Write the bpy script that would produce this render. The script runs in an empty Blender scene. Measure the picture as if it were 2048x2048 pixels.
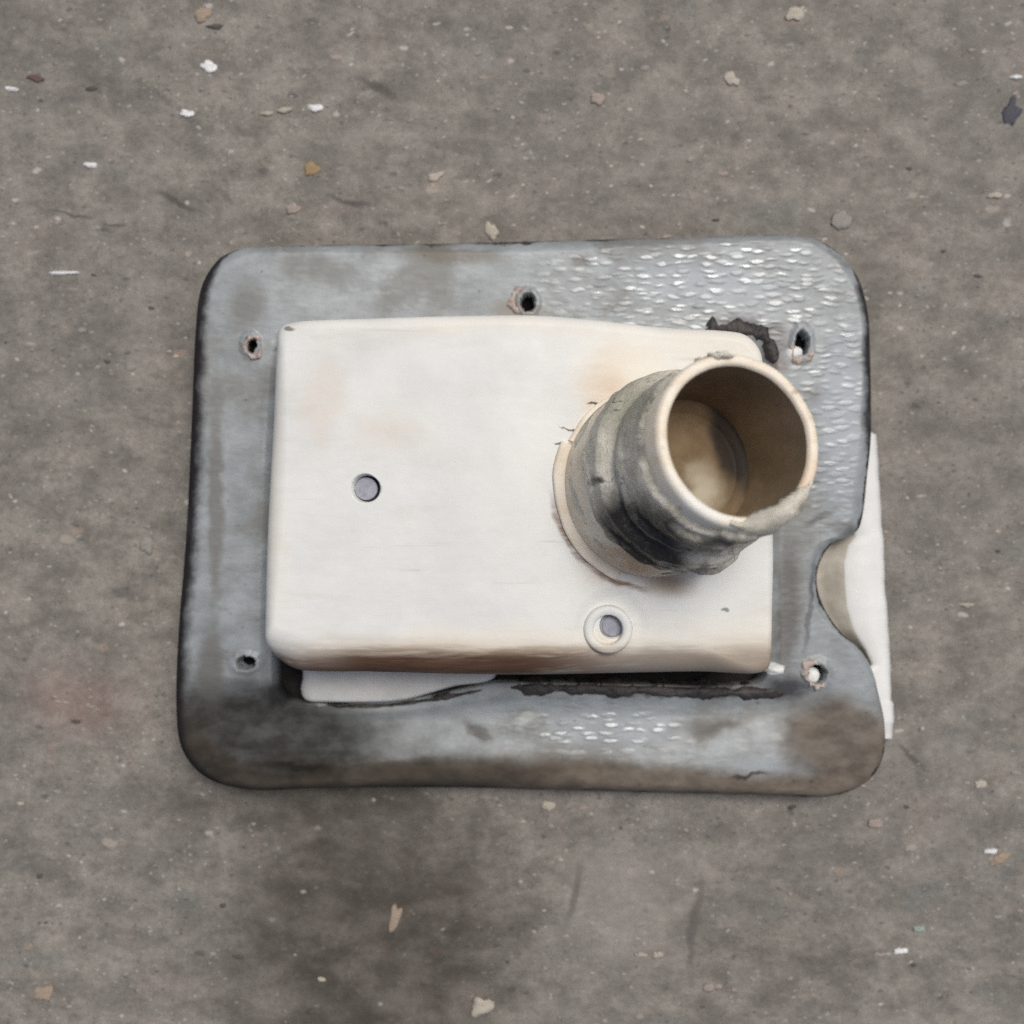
import bpy, bmesh, math, random
from math import sin, cos, pi, radians, sqrt, atan2
from mathutils import Vector, noise as mn
random.seed(7)
S = bpy.context.scene
C = S.collection

# ------------------------------------------------------------------ camera, sky, sun, exposure
CAM_H = 0.45            # metres above the concrete
FPX = 2150.0            # focal length in pixels of the 2048 px photograph
cam = bpy.data.cameras.new('camera'); camo = bpy.data.objects.new('camera', cam); C.objects.link(camo)
camo.location = (0, 0, CAM_H)
cam.sensor_width = 36.0; cam.lens = 36.0 * FPX / 2048.0
cam.clip_start = 0.01; cam.clip_end = 100
cam.dof.use_dof = True; cam.dof.focus_distance = CAM_H - 0.062; cam.dof.aperture_fstop = 5.2
S.camera = camo

SUN_DIR = Vector((0.25, 0.36, 1.0)).normalized()
w = bpy.data.worlds.new('World'); S.world = w; w.use_nodes = True
wn = w.node_tree
bg = wn.nodes['Background']
sky = wn.nodes.new('ShaderNodeTexSky'); sky.sky_type = 'NISHITA'; sky.sun_disc = False
sky.sun_elevation = math.asin(SUN_DIR.z); sky.sun_rotation = atan2(SUN_DIR.x, SUN_DIR.y)
sky.air_density = 0.75; sky.dust_density = 5.0; sky.ozone_density = 0.3
wn.links.new(sky.outputs[0], bg.inputs[0]); bg.inputs[1].default_value = 0.085
sl = bpy.data.lights.new('sun', 'SUN'); sl.energy = 1.65; sl.angle = radians(24); sl.color = (0.985, 0.972, 0.925)
so = bpy.data.objects.new('sun', sl); C.objects.link(so)
so.rotation_euler = SUN_DIR.to_track_quat('Z', 'Y').to_euler(); so.location = SUN_DIR * 3
S.view_settings.view_transform = 'Standard'; S.view_settings.look = 'None'
S.view_settings.gamma = 1; S.view_settings.exposure = 0.14
S.render.engine = 'CYCLES'
S.cycles.use_denoising = False
S.cycles.max_bounces = 8

# ------------------------------------------------------------------ helpers
def at(px, py, z):
    k = (CAM_H - z) / FPX
    return Vector(((px - 1024) * k, -(py - 1024) * k, z))

def sm(a, b, x):
    t = min(1.0, max(0.0, (x - a) / (b - a))); return t * t * (3 - 2 * t)

def fb(x, y, z=0.0, o=3):
    return mn.fractal(Vector((x, y, z)), 1.0, 2.0, o)

def spline(pts, n, closed=True):
    """evenly spaced points on a Catmull-Rom curve"""
    P = [Vector(p) for p in pts]; m = len(P); dense = []
    segs = m if closed else m - 1
    for i in range(segs):
        if closed: a, b, c, d = P[(i-1) % m], P[i], P[(i+1) % m], P[(i+2) % m]
        else: a, b, c, d = P[max(i-1, 0)], P[i], P[i+1], P[min(i+2, m-1)]
        # centripetal-ish: limit tangents by the segment length
        l = (c - b).length
        t1 = (c - a); t2 = (d - b)
        t1 = t1 * (l / max(1e-9, t1.length)); t2 = t2 * (l / max(1e-9, t2.length))
        for k in range(24):
            t = k / 24; t_2 = t*t; t_3 = t_2*t
            dense.append(b*(2*t_3-3*t_2+1) + t1*(t_3-2*t_2+t) + c*(3*t_2-2*t_3) + t2*(t_3-t_2))
    dense.append(P[0] if closed else P[-1])
    L = [0.0]
    for i in range(1, len(dense)): L.append(L[-1] + (dense[i]-dense[i-1]).length)
    out = []; j = 0; tot = L[-1]; cnt = n if closed else n - 1
    for i in range(n):
        s = tot * i / cnt
        while j < len(L) - 2 and L[j+1] < s: j += 1
        f = (s - L[j]) / max(1e-12, L[j+1] - L[j])
        out.append(dense[j].lerp(dense[j+1], min(1, f)))
    return out

def mesh_obj(name, verts, faces, mat, parent=None, smooth=True, attr=None):
    me = bpy.data.meshes.new(name); me.from_pydata([tuple(v) for v in verts], [], faces)
    if attr:
        for k, vals in attr.items():
            a = me.attributes.new(k, 'FLOAT', 'POINT'); a.data.foreach_set('value', vals)
    bm = bmesh.new(); bm.from_mesh(me); bmesh.ops.recalc_face_normals(bm, faces=bm.faces); bm.to_mesh(me); bm.free()
    me.polygons.foreach_set('use_smooth', [smooth] * len(me.polygons)); me.update()
    me.materials.append(mat)
    o = bpy.data.objects.new(name, me); C.objects.link(o)
    if parent: o.parent = parent
    return o

def loft(rings, wrap=True, cap_first=False, cap_last=False):
    """rings of equal length -> verts, faces"""
    n = len(rings[0]); V = [p for r in rings for p in r]; F = []
    for k in range(len(rings) - 1):
        for i in range(n if wrap else n - 1):
            j = (i + 1) % n
            F.append((k*n+i, k*n+j, (k+1)*n+j, (k+1)*n+i))
    if cap_first: F.append(tuple(range(n)))
    if cap_last: F.append(tuple(range((len(rings)-1)*n, len(rings)*n)))
    return V, F

# ------------------------------------------------------------------ node helper
class NT:
    def __init__(s, name):
        s.mat = bpy.data.materials.new(name); s.mat.use_nodes = True
        s.t = s.mat.node_tree; s.b = s.t.nodes['Principled BSDF']
        s.P = s.t.nodes.new('ShaderNodeTexCoord').outputs['Object']
    def n(s, typ, **kw):
        nd = s.t.nodes.new(typ)
        for k, v in kw.items(): setattr(nd, k, v)
        return nd
    def put(s, sock, v):
        if hasattr(v, 'is_output') or isinstance(v, bpy.types.NodeSocket): s.t.links.new(v, sock)
        else:
            if isinstance(v, (tuple, list)) and len(v) == 3 and sock.type == 'RGBA': v = (*v, 1)
            sock.default_value = v
    def m(s, op, a, b=0.0, c=None, clamp=False):
        nd = s.n('ShaderNodeMath', operation=op, use_clamp=clamp); s.put(nd.inputs[0], a); s.put(nd.inputs[1], b)
        if c is not None: s.put(nd.inputs[2], c)
        return nd.outputs[0]
    def vm(s, op, a, b):
        nd = s.n('ShaderNodeVectorMath', operation=op); s.put(nd.inputs[0], a); s.put(nd.inputs[1], b)
        return nd.outputs['Value'] if op in ('LENGTH', 'DISTANCE') else nd.outputs[0]
    def scl(s, v, sc): return s.vm('MULTIPLY', v, tuple(sc))
    def noise(s, scale, detail=4, rough=0.55, vec=None, dist=0.0, color=False):
        nd = s.n('ShaderNodeTexNoise'); s.put(nd.inputs['Vector'], vec if vec is not None else s.P)
        nd.inputs['Scale'].default_value = scale; nd.inputs['Detail'].default_value = detail
        nd.inputs['Roughness'].default_value = rough; nd.inputs['Distortion'].default_value = dist
        return nd.outputs['Color'] if color else nd.outputs[0]
    def vor(s, scale, vec=None, feature='F1', smooth=0.6, rnd=1.0):
        nd = s.n('ShaderNodeTexVoronoi', feature=feature); s.put(nd.inputs['Vector'], vec if vec is not None else s.P)
        nd.inputs['Scale'].default_value = scale; nd.inputs['Randomness'].default_value = rnd
        if feature == 'SMOOTH_F1': nd.inputs['Smoothness'].default_value = smooth
        return nd
    def rng(s, v, a, b, c=0.0, d=1.0, smooth=True):
        nd = s.n('ShaderNodeMapRange'); nd.interpolation_type = 'SMOOTHSTEP' if smooth else 'LINEAR'
        s.put(nd.inputs[0], v)
        for i, x in enumerate((a, b, c, d)): s.put(nd.inputs[i+1], x)
        return nd.outputs[0]
    def mix(s, f, a, b, mode='MIX'):
        nd = s.n('ShaderNodeMix', data_type='RGBA', blend_type=mode); s.put(nd.inputs[0], f)
        s.put(nd.inputs[6], a); s.put(nd.inputs[7], b); return nd.outputs[2]
    def sep(s, v):
        nd = s.n('ShaderNodeSeparateXYZ'); s.put(nd.inputs[0], v); return nd.outputs
    def attr(s, name):
        nd = s.n('ShaderNodeAttribute', attribute_name=name); return nd.outputs['Fac']
    def warp(s, scale, amt):
        c = s.noise(scale, 3, color=True)
        return s.vm('ADD', s.P, s.scl(s.vm('SUBTRACT', c, (0.5, 0.5, 0.5)), (amt, amt, amt)))
    def blob(s, px, py, z, rx, ry, vec=None, soft=0.35, ang=0.0):
        """soft-edged patch of its own shape; place and radii in photo pixels at height z"""
        k = (CAM_H - z) / FPX; c = at(px, py, z)
        v = s.vm('SUBTRACT', vec if vec is not None else s.P, tuple(c))
        if ang:
            r = s.n('ShaderNodeVectorRotate'); r.rotation_type = 'Z_AXIS'; s.put(r.inputs['Vector'], v)
            r.inputs['Angle'].default_value = ang; v = r.outputs[0]
        l = s.vm('LENGTH', s.scl(v, (1/(rx*k), 1/(ry*k), 0.0)), (0, 0, 0))
        return s.rng(l, 1.0, soft, 0.0, 1.0)
    def bump(s, h, strength, dist, prev=None):
        nd = s.n('ShaderNodeBump'); s.put(nd.inputs['Height'], h); nd.inputs['Strength'].default_value = strength
        nd.inputs['Distance'].default_value = dist
        if prev is not None: s.put(nd.inputs['Normal'], prev)
        return nd.outputs[0]
    def done(s, col, rough, nrm=None, spec=0.5):
        s.put(s.b.inputs['Base Color'], col); s.put(s.b.inputs['Roughness'], rough)
        
        if spec is not None: s.b.inputs['Specular IOR Level'].default_value = spec
        if nrm is not None: s.put(s.b.inputs['Normal'], nrm)
        return s.mat

def srgb(r, g, b):
    f = lambda c: c/12.92 if c <= 0.04045 else ((c+0.055)/1.055)**2.4
    return (f(r/255), f(g/255), f(b/255))

# ------------------------------------------------------------------ materials
def mat_concrete():
    q = NT('concrete')
    st = q.scl(q.P, (1.0, 1.3, 1.0))
    wv = q.warp(9, 0.05)
    big = q.noise(9, 4, 0.6, vec=wv)
    mid = q.noise(55, 5, 0.65, vec=st)
    fine = q.noise(260, 4, 0.7, vec=st)
    micro = q.noise(1100, 3, 0.7, vec=st)
    col = q.mix(q.rng(mid, 0.32, 0.68), srgb(110, 106, 99), srgb(141, 136, 127))
    col = q.mix(q.rng(big, 0.38, 0.66, 0.0, 0.45), col, srgb(116, 112, 107))
    hue = q.noise(22, 3, 0.6, vec=st)
    col = q.mix(q.rng(hue, 0.58, 0.72, 0.0, 0.4), col, srgb(130, 121, 112))
    col = q.mix(q.rng(hue, 0.42, 0.28, 0.0, 0.4), col, srgb(106, 110, 106))
    g = q.m('ADD', q.m('MULTIPLY', q.m('SUBTRACT', fine, 0.5), 1.05), q.m('MULTIPLY', q.m('SUBTRACT', micro, 0.5), 0.95))
    col = q.mix(1.0, col, q.m('ADD', 1.0, g), 'MULTIPLY')
    # aggregate showing through: pale, pinkish and dark grains
    for sc, lo, c, amt, rad in ((70, 0.93, srgb(176, 166, 152), 0.6, 0.24), (130, 0.94, srgb(190, 184, 176), 0.75, 0.27),
                                (110, 0.93, srgb(160, 136, 120), 0.55, 0.30), (90, 0.93, srgb(62, 60, 62), 0.6, 0.27), (190, 0.93, srgb(58, 56, 55), 0.55, 0.32),
                                (260, 0.95, srgb(205, 200, 192), 0.7, 0.3), (420, 0.86, srgb(190, 186, 178), 0.6, 0.36), (380, 0.84, srgb(66, 64, 62), 0.6, 0.36), (300, 0.9, srgb(158, 146, 134), 0.6, 0.34), (620, 0.85, srgb(84, 81, 78), 0.6, 0.4), (45, 0.94, srgb(84, 82, 84), 0.5, 0.26)):
        v = q.vor(sc, vec=q.vm('ADD', q.scl(q.warp(120, 0.006), (0.85, 1.45, 1.0)), (sc * 0.37, sc * 0.11, 0)))
        r = q.sep(v.outputs['Color'])
        pick = q.m('GREATER_THAN', r[0], lo)
        size = q.m('MULTIPLY', q.m('ADD', 0.5, q.m('MULTIPLY', r[1], 0.6)), rad)
        mask = q.m('MULTIPLY', pick, q.rng(v.outputs['Distance'], size, q.m('MULTIPLY', size, 0.5), 0.0, amt * 0.85))
        col = q.mix(mask, col, c)
    smu = q.noise(30, 4, 0.62, vec=q.scl(q.warp(14, 0.02), (0.8, 1.5, 1)))
    col = q.mix(q.rng(smu, 0.56, 0.72, 0, 0.55), col, srgb(92, 88, 84))
    col = q.mix(q.rng(smu, 0.42, 0.28, 0, 0.4), col, srgb(146, 141, 134))
    # old oily grime soaked into the floor; the patch along the flange also paints its shade
    wd = q.warp(16, 0.045)
    k0 = q.m('MULTIPLY', q.blob(740, 1880, 0, 430, 420, vec=wd, soft=0.3), 0.78)
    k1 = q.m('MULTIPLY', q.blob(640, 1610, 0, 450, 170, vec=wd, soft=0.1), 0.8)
    k2 = q.m('MULTIPLY', q.blob(1560, 1900, 0, 260, 230, vec=wd, soft=0.2), 0.24)
    k3 = q.m('MULTIPLY', q.blob(60, 60, 0, 330, 200, vec=wd, soft=0.2), 0.12)
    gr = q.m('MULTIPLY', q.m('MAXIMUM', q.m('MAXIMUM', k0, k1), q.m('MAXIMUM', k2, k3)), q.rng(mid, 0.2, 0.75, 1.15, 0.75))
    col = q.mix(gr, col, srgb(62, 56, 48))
    for (x, y, rx, ry, a) in ((145, 425, 55, 4, 0.18), (225, 448, 45, 4, 0.2), (1822, 1512, 50, 9, 0.75), (700, 400, 60, 10, 0.2), (350, 400, 70, 9, 0.4), (760, 180, 60, 14, 0.4), (1390, 1850, 14, 130, 0.1), (1150, 1790, 12, 90, 0.3)):
        col = q.mix(q.m('MULTIPLY', q.blob(x, y, 0, rx, ry, vec=q.warp(60, 0.008), soft=0.2, ang=a), 0.65), col, srgb(70, 66, 62))
    col = q.mix(q.m('MULTIPLY', q.blob(1260, 1830, 0, 230, 230, vec=wd, soft=0.0), 0.4), col, srgb(152, 147, 140))
    red = q.m('MULTIPLY', q.blob(150, 1390, 0, 150, 120, vec=wd, soft=0.1), 0.28)
    col = q.mix(red, col, srgb(142, 104, 96))
    h = q.m('ADD', q.m('MULTIPLY', mid, 0.5), q.m('ADD', q.m('MULTIPLY', fine, 0.35), q.m('MULTIPLY', micro, 0.2)))
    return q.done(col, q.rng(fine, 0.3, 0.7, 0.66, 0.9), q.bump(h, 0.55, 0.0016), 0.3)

def mat_flange():
    q = NT('grey_textured_vinyl')
    st = q.scl(q.warp(80, 0.0035), (0.36, 1.0, 0.6))
    v = q.vor(410, vec=st, rnd=1.0)
    pick = q.rng(q.sep(v.outputs['Color'])[0], 0.0, 0.85, 0.12, 1.0)
    big = q.noise(28, 5, 0.65); mid = q.noise(120, 4, 0.65, vec=q.scl(q.P, (0.6, 1, 1)))
    e = q.attr('edge')
    col = q.mix(q.rng(mid, 0.3, 0.7), srgb(126, 131, 132), srgb(148, 154, 156))
    col = q.mix(q.rng(big, 0.5, 0.66, 0, 0.65), col, srgb(112, 110, 104))
    b2 = q.noise(75, 5, 0.7, vec=q.scl(q.P, (0.55, 1, 1)))
    col = q.mix(q.rng(b2, 0.56, 0.7, 0, 0.5), col, srgb(96, 94, 90))
    col = q.mix(q.rng(b2, 0.42, 0.3, 0, 0.4), col, srgb(158, 166, 170))
    wd = q.warp(40, 0.016); wf = q.warp(170, 0.006)
    # grime: brown along the lower and right corner edge, dark at the lower left with shade painted in
    eb = q.m('ADD', e, q.m('MULTIPLY', q.m('SUBTRACT', q.noise(45, 5, 0.65), 0.5), 0.012))
    xyz = q.sep(q.P)
    low = q.rng(xyz[1], -0.070, -0.092)
    br = q.m('MULTIPLY', q.rng(eb, 0.020, 0.011), low)
    rc = q.blob(1700, 1500, 0.016, 210, 120, vec=wd, soft=0.45, ang=0.6)
    br = q.m('MAXIMUM', br, q.m('MULTIPLY', rc, 0.95))
    br = q.m('MAXIMUM', br, q.m('MULTIPLY', q.blob(1430, 1450, 0.016, 170, 26, vec=wd, soft=0.2, ang=-0.22), 0.6))
    col = q.mix(q.m('MULTIPLY', br, 0.88), col, q.mix(q.rng(mid, 0.3, 0.7), srgb(84, 74, 63), srgb(116, 104, 90)))
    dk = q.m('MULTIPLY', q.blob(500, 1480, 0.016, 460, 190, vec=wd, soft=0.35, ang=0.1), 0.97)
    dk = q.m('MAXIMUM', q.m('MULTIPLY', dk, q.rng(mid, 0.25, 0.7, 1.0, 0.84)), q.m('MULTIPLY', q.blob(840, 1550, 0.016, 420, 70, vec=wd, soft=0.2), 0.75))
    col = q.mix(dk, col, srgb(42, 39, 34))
    # smudges, residue, dark marks by the box gaps; large pale patches paint sheen
    for (x, y, rx, ry, a, c) in ((955, 1466, 48, 20, 0.62, srgb(46, 40, 34)), (1055, 1440, 34, 16, -0.3, srgb(170, 172, 168)), (900, 512, 150, 22, 0.05, srgb(104, 98, 86)),
                                 (640, 545, 120, 40, 0.1, srgb(110, 112, 108)), (1160, 520, 26, 22, 0, srgb(92, 90, 88)),
                                 (1650, 1030, 60, 12, -0.5, srgb(84, 84, 82)), (1690, 1060, 55, 26, 0.4, srgb(88, 88, 86)),
                                 (1040, 620, 90, 26, 0.1, srgb(122, 116, 108)), (1500, 1552, 60, 8, -0.08, srgb(40, 34, 28)),
                                 (600, 1530, 90, 12, 0.12, srgb(30, 28, 24)), (640, 1412, 34, 7, 0, srgb(150, 144, 142)),
                                 (1590, 1200, 30, 120, 0, srgb(104, 104, 100)), (440, 1000, 22, 330, 0, srgb(104, 102, 98)), (430, 1330, 40, 120, 0, srgb(92, 90, 86)), (500, 620, 50, 70, 0.4, srgb(108, 108, 104)),
                                 (1385, 560, 220, 70, 0.1, srgb(150, 157, 162)), (1680, 850, 60, 260, 0, srgb(148, 155, 162)), (1240, 1455, 200, 60, 0, srgb(144, 151, 156)),
                                 (1290, 1378, 330, 24, 0.03, srgb(62, 57, 54)), (1490, 650, 90, 24, 0.1, srgb(44, 38, 39)), (1548, 690, 34, 64, 0.2, srgb(60, 53, 53)), (1575, 1378, 60, 34, -0.1, srgb(34, 30, 31)), (1400, 1385, 160, 20, 0.0, srgb(48, 44, 44)), (1578, 1200, 28, 170, 0.0, srgb(84, 82, 79)), (1620, 1210, 9, 130, 0.1, srgb(78, 78, 84)), (562, 1388, 50, 36, 0, srgb(18, 16, 16)), (1560, 730, 26, 30, 0.2, srgb(104, 98, 94)), (1570, 1260, 22, 130, 0, srgb(96, 94, 92))):
        col = q.mix(q.m('MULTIPLY', q.blob(x, y, 0.018, rx, ry, vec=wf, soft=0.3, ang=a), 0.8), col, c)
    # small dark specks
    sp = q.noise(300, 3, 0.6, vec=q.scl(q.P, (0.55, 1, 1)))
    col = q.mix(q.rng(sp, 0.68, 0.76, 0, 0.6), col, srgb(60, 58, 54))
    # dark dirty rubber of the outer lip, with undercut shade painted in
    en = q.m('ADD', e, q.m('MULTIPLY', q.m('SUBTRACT', q.noise(70, 5, 0.7), 0.5), 0.011))
    up = q.m('MULTIPLY', q.rng(xyz[1], 0.018, 0.04), q.rng(xyz[1], 0.102, 0.088))
    lip_w = q.m('ADD', 0.0026, q.m('MULTIPLY', q.m('MULTIPLY', q.rng(xyz[0], 0.108, 0.124), up), 0.0060))
    lip_w = q.m('MAXIMUM', lip_w, q.rng(xyz[0], -0.108, -0.122, 0.0024, 0.0110))
    lip_w = q.m('MULTIPLY', lip_w, q.rng(xyz[1], -0.07, -0.095, 1.0, 0.7))
    lip = q.rng(en, lip_w, q.m('MULTIPLY', lip_w, 0.4))
    lip = q.m('MULTIPLY', lip, q.rng(q.noise(35, 3), 0.2, 0.4, 0.75, 0.98))
    col = q.mix(lip, col, srgb(40, 37, 38))
    dirt_shade = q.m('MAXIMUM', q.m('MAXIMUM', br, dk), lip)
    dd = q.m('MULTIPLY', v.outputs['Distance'], v.outputs['Distance'])
    worn = q.m('MAXIMUM', q.blob(1430, 570, 0.018, 520, 170, soft=0.2), q.blob(1200, 1450, 0.016, 280, 90, soft=0.2))
    worn = q.m('MAXIMUM', worn, q.blob(1660, 830, 0.018, 130, 330, soft=0.2))
    worn = q.m('MULTIPLY', q.rng(worn, 0, 1, 0.16, 1.0), q.rng(q.noise(30, 3), 0.35, 0.55, 0.55, 1.0))
    dome = q.rng(q.m('ADD', v.outputs['Distance'], q.m('MULTIPLY', q.m('SUBTRACT', b2, 0.5), 0.35)), 0.62, 0.22)
    h = q.m('MULTIPLY', dome, worn)
    glint = q.m('MULTIPLY', q.m('MULTIPLY', dome, pick), worn)
    rough = q.m('MAXIMUM', q.rng(glint, 0, 1, 0.42, 0.17, smooth=False), q.m('MULTIPLY', dirt_shade, 0.8))
    rough = q.m('ADD', rough, q.rng(big, 0.45, 0.65, 0.0, 0.12))
    nz = q.bump(q.noise(420, 4, 0.6, vec=q.scl(q.P, (0.6, 1, 1))), 0.14, 0.0007)
    nb = q.bump(h, 0.5, 0.00045, nz)
    q.put(q.b.inputs['Specular IOR Level'], q.m('ADD', q.rng(dirt_shade, 0, 1, 0.5, 0.1), q.m('MULTIPLY', glint, 0.45)))
    return q.done(col, rough, nb, None)

def mat_box():
    q = NT('aged_white_plastic')
    xyz = q.sep(q.P)
    fine = q.noise(240, 4, 0.6, vec=q.scl(q.P, (0.4, 1.3, 1)))
    col = q.mix(q.rng(q.noise(30, 4, 0.6), 0.35, 0.65), srgb(220, 221, 216), srgb(212, 213, 209))
    wd = q.warp(45, 0.014)
    gs = q.noise(38, 5, 0.65, vec=q.scl(q.warp(20, 0.02), (0.45, 1.4, 1)))
    col = q.mix(q.rng(gs, 0.54, 0.72, 0, 0.35), col, srgb(196, 190, 176))
    scr = q.noise(150, 3, 0.6, vec=q.scl(q.P, (0.08, 2.2, 1)))
    col = q.mix(q.rng(scr, 0.66, 0.74, 0, 0.35), col, srgb(176, 170, 158))
    # yellowing around the mouth of the pipe and to the right
    ye = q.m('MAXIMUM', q.m('MULTIPLY', q.blob(1260, 760, 0.055, 150, 190, vec=wd, soft=0.1), 0.75), q.m('MULTIPLY', q.blob(1480, 1330, 0.05, 330, 140, vec=wd, soft=0.1), 0.7))
    ye = q.m('MAXIMUM', ye, q.m('MULTIPLY', q.blob(555, 1000, 0.055, 40, 380, vec=wd, soft=0.1), 0.4))
    ye = q.m('MAXIMUM', ye, q.m('MULTIPLY', q.blob(1000, 1290, 0.055, 480, 60, vec=wd, soft=0.1), 0.6))
    ye = q.m('MAXIMUM', ye, q.m('MULTIPLY', q.blob(1420, 690, 0.05, 280, 70, vec=wd, soft=0.2), 0.55))
    ye = q.m('MAXIMUM', ye, q.m('MULTIPLY', q.blob(1000, 655, 0.055, 450, 34, vec=wd, soft=0.1), 0.4))
    col = q.mix(ye, col, srgb(226, 218, 200))
    tan = q.m('MAXIMUM', q.m('MULTIPLY', q.blob(1215, 810, 0.055, 75, 150, vec=wd, soft=0.1), 0.8), q.m('MULTIPLY', q.blob(1210, 1120, 0.055, 90, 60, vec=wd, soft=0.2, ang=-0.8), 0.5))
    tan = q.m('MAXIMUM', tan, q.m('MULTIPLY', q.blob(650, 800, 0.058, 70, 170, vec=wd, soft=0.0), 0.38))
    tan = q.m('MAXIMUM', tan, q.m('MULTIPLY', q.blob(780, 860, 0.058, 130, 90, vec=wd, soft=0.0), 0.36))
    col = q.mix(q.m('MULTIPLY', tan, q.rng(fine, 0.3, 0.7, 0.6, 1.0)), col, srgb(206, 184, 158))
    # oily smear just below the pipe
    sm1 = q.m('MULTIPLY', q.blob(1330, 1165, 0.052, 95, 42, vec=wd, soft=0.05, ang=0.1), 0.85)
    col = q.mix(sm1, col, srgb(150, 128, 104))
    # brown streaks along the lower edge
    streak = q.noise(70, 5, 0.7, vec=q.scl(q.P, (0.16, 1.6, 1.0)))
    yy = q.m('ADD', xyz[1], q.m('MULTIPLY', q.m('SUBTRACT', streak, 0.5), 0.016))
    xw = q.m('MULTIPLY', q.rng(xyz[0], -0.085, -0.05, 0.45, 1.0), q.rng(xyz[0], 0.0, 0.05, 1.0, 0.55))
    lo = q.m('MULTIPLY', q.rng(yy, -0.0435, -0.0535), xw)
    col = q.mix(q.m('MULTIPLY', lo, 0.75), col, srgb(172, 152, 126))
    lo2 = q.m('MULTIPLY', q.rng(yy, -0.0485, -0.0540), q.m('MULTIPLY', xw, q.rng(streak, 0.28, 0.5)))
    col = q.mix(q.m('MULTIPLY', lo2, 1.0), col, srgb(84, 60, 44))
    lo3 = q.m('MULTIPLY', q.rng(yy, -0.0485, -0.0525), q.m('MULTIPLY', q.rng(xyz[0], 0.01, -0.02), q.rng(streak, 0.52, 0.64)))
    col = q.mix(q.m('MULTIPLY', lo3, 0.7), col, srgb(110, 82, 64))
    gc = at(1320, 966, 0.0545); rv = q.vm('SUBTRACT', q.warp(90, 0.005), (gc.x, gc.y, 0.0)); rs = q.sep(rv)
    rl = q.vm('LENGTH', q.scl(rv, (1, 1, 0)), (0, 0, 0))
    arc = q.m('MULTIPLY', q.m('MULTIPLY', q.rng(rl, 0.0384, 0.0396), q.rng(rl, 0.0420, 0.0402)), q.m('MULTIPLY', q.rng(rs[1], 0.0, -0.015), q.rng(rs[0], 0.0, -0.012)))
    col = q.mix(q.m('MULTIPLY', arc, q.rng(streak, 0.38, 0.55, 0.35, 0.95)), col, srgb(122, 92, 70))
    # scuffs
    for (x, y, rx, ry, a, c) in ((1457, 1224, 13, 6, 0.3, srgb(120, 124, 126)), (1188, 806, 18, 4, 0.0, srgb(40, 34, 30)), (1126, 887, 22, 4, 0.0, srgb(46, 34, 28)),
                                 (1150, 862, 40, 3, 0.25, srgb(90, 66, 50)), (580, 660, 16, 7, 0.2, srgb(120, 116, 108))):
        col = q.mix(q.m('MULTIPLY', q.blob(x, y, 0.056, rx, ry, vec=q.warp(300, 0.003), soft=0.4, ang=a), 0.9), col, c)
    col = q.mix(1.0, col, q.rng(fine, 0.2, 0.8, 0.965, 1.035, smooth=False), 'MULTIPLY')
    return q.done(col, q.rng(fine, 0.3, 0.7, 0.42, 0.58), q.bump(fine, 0.08, 0.0005, q.bump(q.noise(60, 3), 0.15, 0.002)), 0.4)

def mat_plain(name, c0, c1, rough=0.6, scale=150, bump=0.2, stretch=(1, 1, 1), spec=0.4, bd=0.0008):
    q = NT(name); f = q.noise(scale, 5, 0.65, vec=q.scl(q.P, stretch))
    col = q.mix(q.rng(f, 0.3, 0.7), c0, c1)
    return q.done(col, rough, q.bump(f, bump, bd), spec)

def mat_pipe():
    q = NT('yellowed_pipe_plastic')
    f = q.noise(120, 5, 0.65, vec=q.scl(q.P, (0.7, 1.3, 1)))
    col = q.mix(q.rng(f, 0.3, 0.7), srgb(222, 208, 184), srgb(238, 229, 212))
    wd = q.warp(70, 0.012)
    # cleaner, whiter at the lower left of the mouth; browner right
    col = q.mix(q.m('MULTIPLY', q.blob(1400, 1000, 0.11, 130, 100, vec=wd, soft=0.2, ang=-0.6), 0.9), col, srgb(232, 230, 222))
    col = q.mix(q.m('MULTIPLY', q.blob(1600, 1000, 0.11, 60, 120, vec=wd, soft=0.2, ang=0.5), 0.6), col, srgb(206, 172, 138))
    col = q.mix(q.m('MULTIPLY', q.blob(1260, 1120, 0.056, 120, 55, vec=wd, soft=0.1, ang=0.5), 0.85), col, srgb(158, 126, 92))
    col = q.mix(q.m('MULTIPLY', q.blob(1150, 970, 0.056, 60, 130, vec=wd, soft=0.1, ang=0.0), 0.35), col, srgb(196, 182, 156))
    hp = q.noise(160, 4, 0.6)
    col = q.mix(q.rng(hp, 0.60, 0.72, 0, 0.6), col, srgb(150, 122, 94))
    return q.done(col, 0.5, q.bump(f, 0.2, 0.0008), 0.4)

def mat_inside():
    q = NT('stained_shaded_bore')
    f = q.noise(60, 5, 0.65, vec=q.scl(q.P, (1, 1, 0.5)))
    col = q.mix(q.rng(f, 0.3, 0.7), srgb(146, 128, 102), srgb(176, 157, 130))
    up = q.blob(1440, 760, 0.09, 220, 130, vec=q.warp(60, 0.02), soft=0.1)  # shade at the top of the bore, painted into the colour
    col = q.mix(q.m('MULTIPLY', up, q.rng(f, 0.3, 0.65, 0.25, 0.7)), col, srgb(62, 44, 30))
    return q.done(col, 0.55, q.bump(f, 0.25, 0.001), 0.35)

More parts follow.
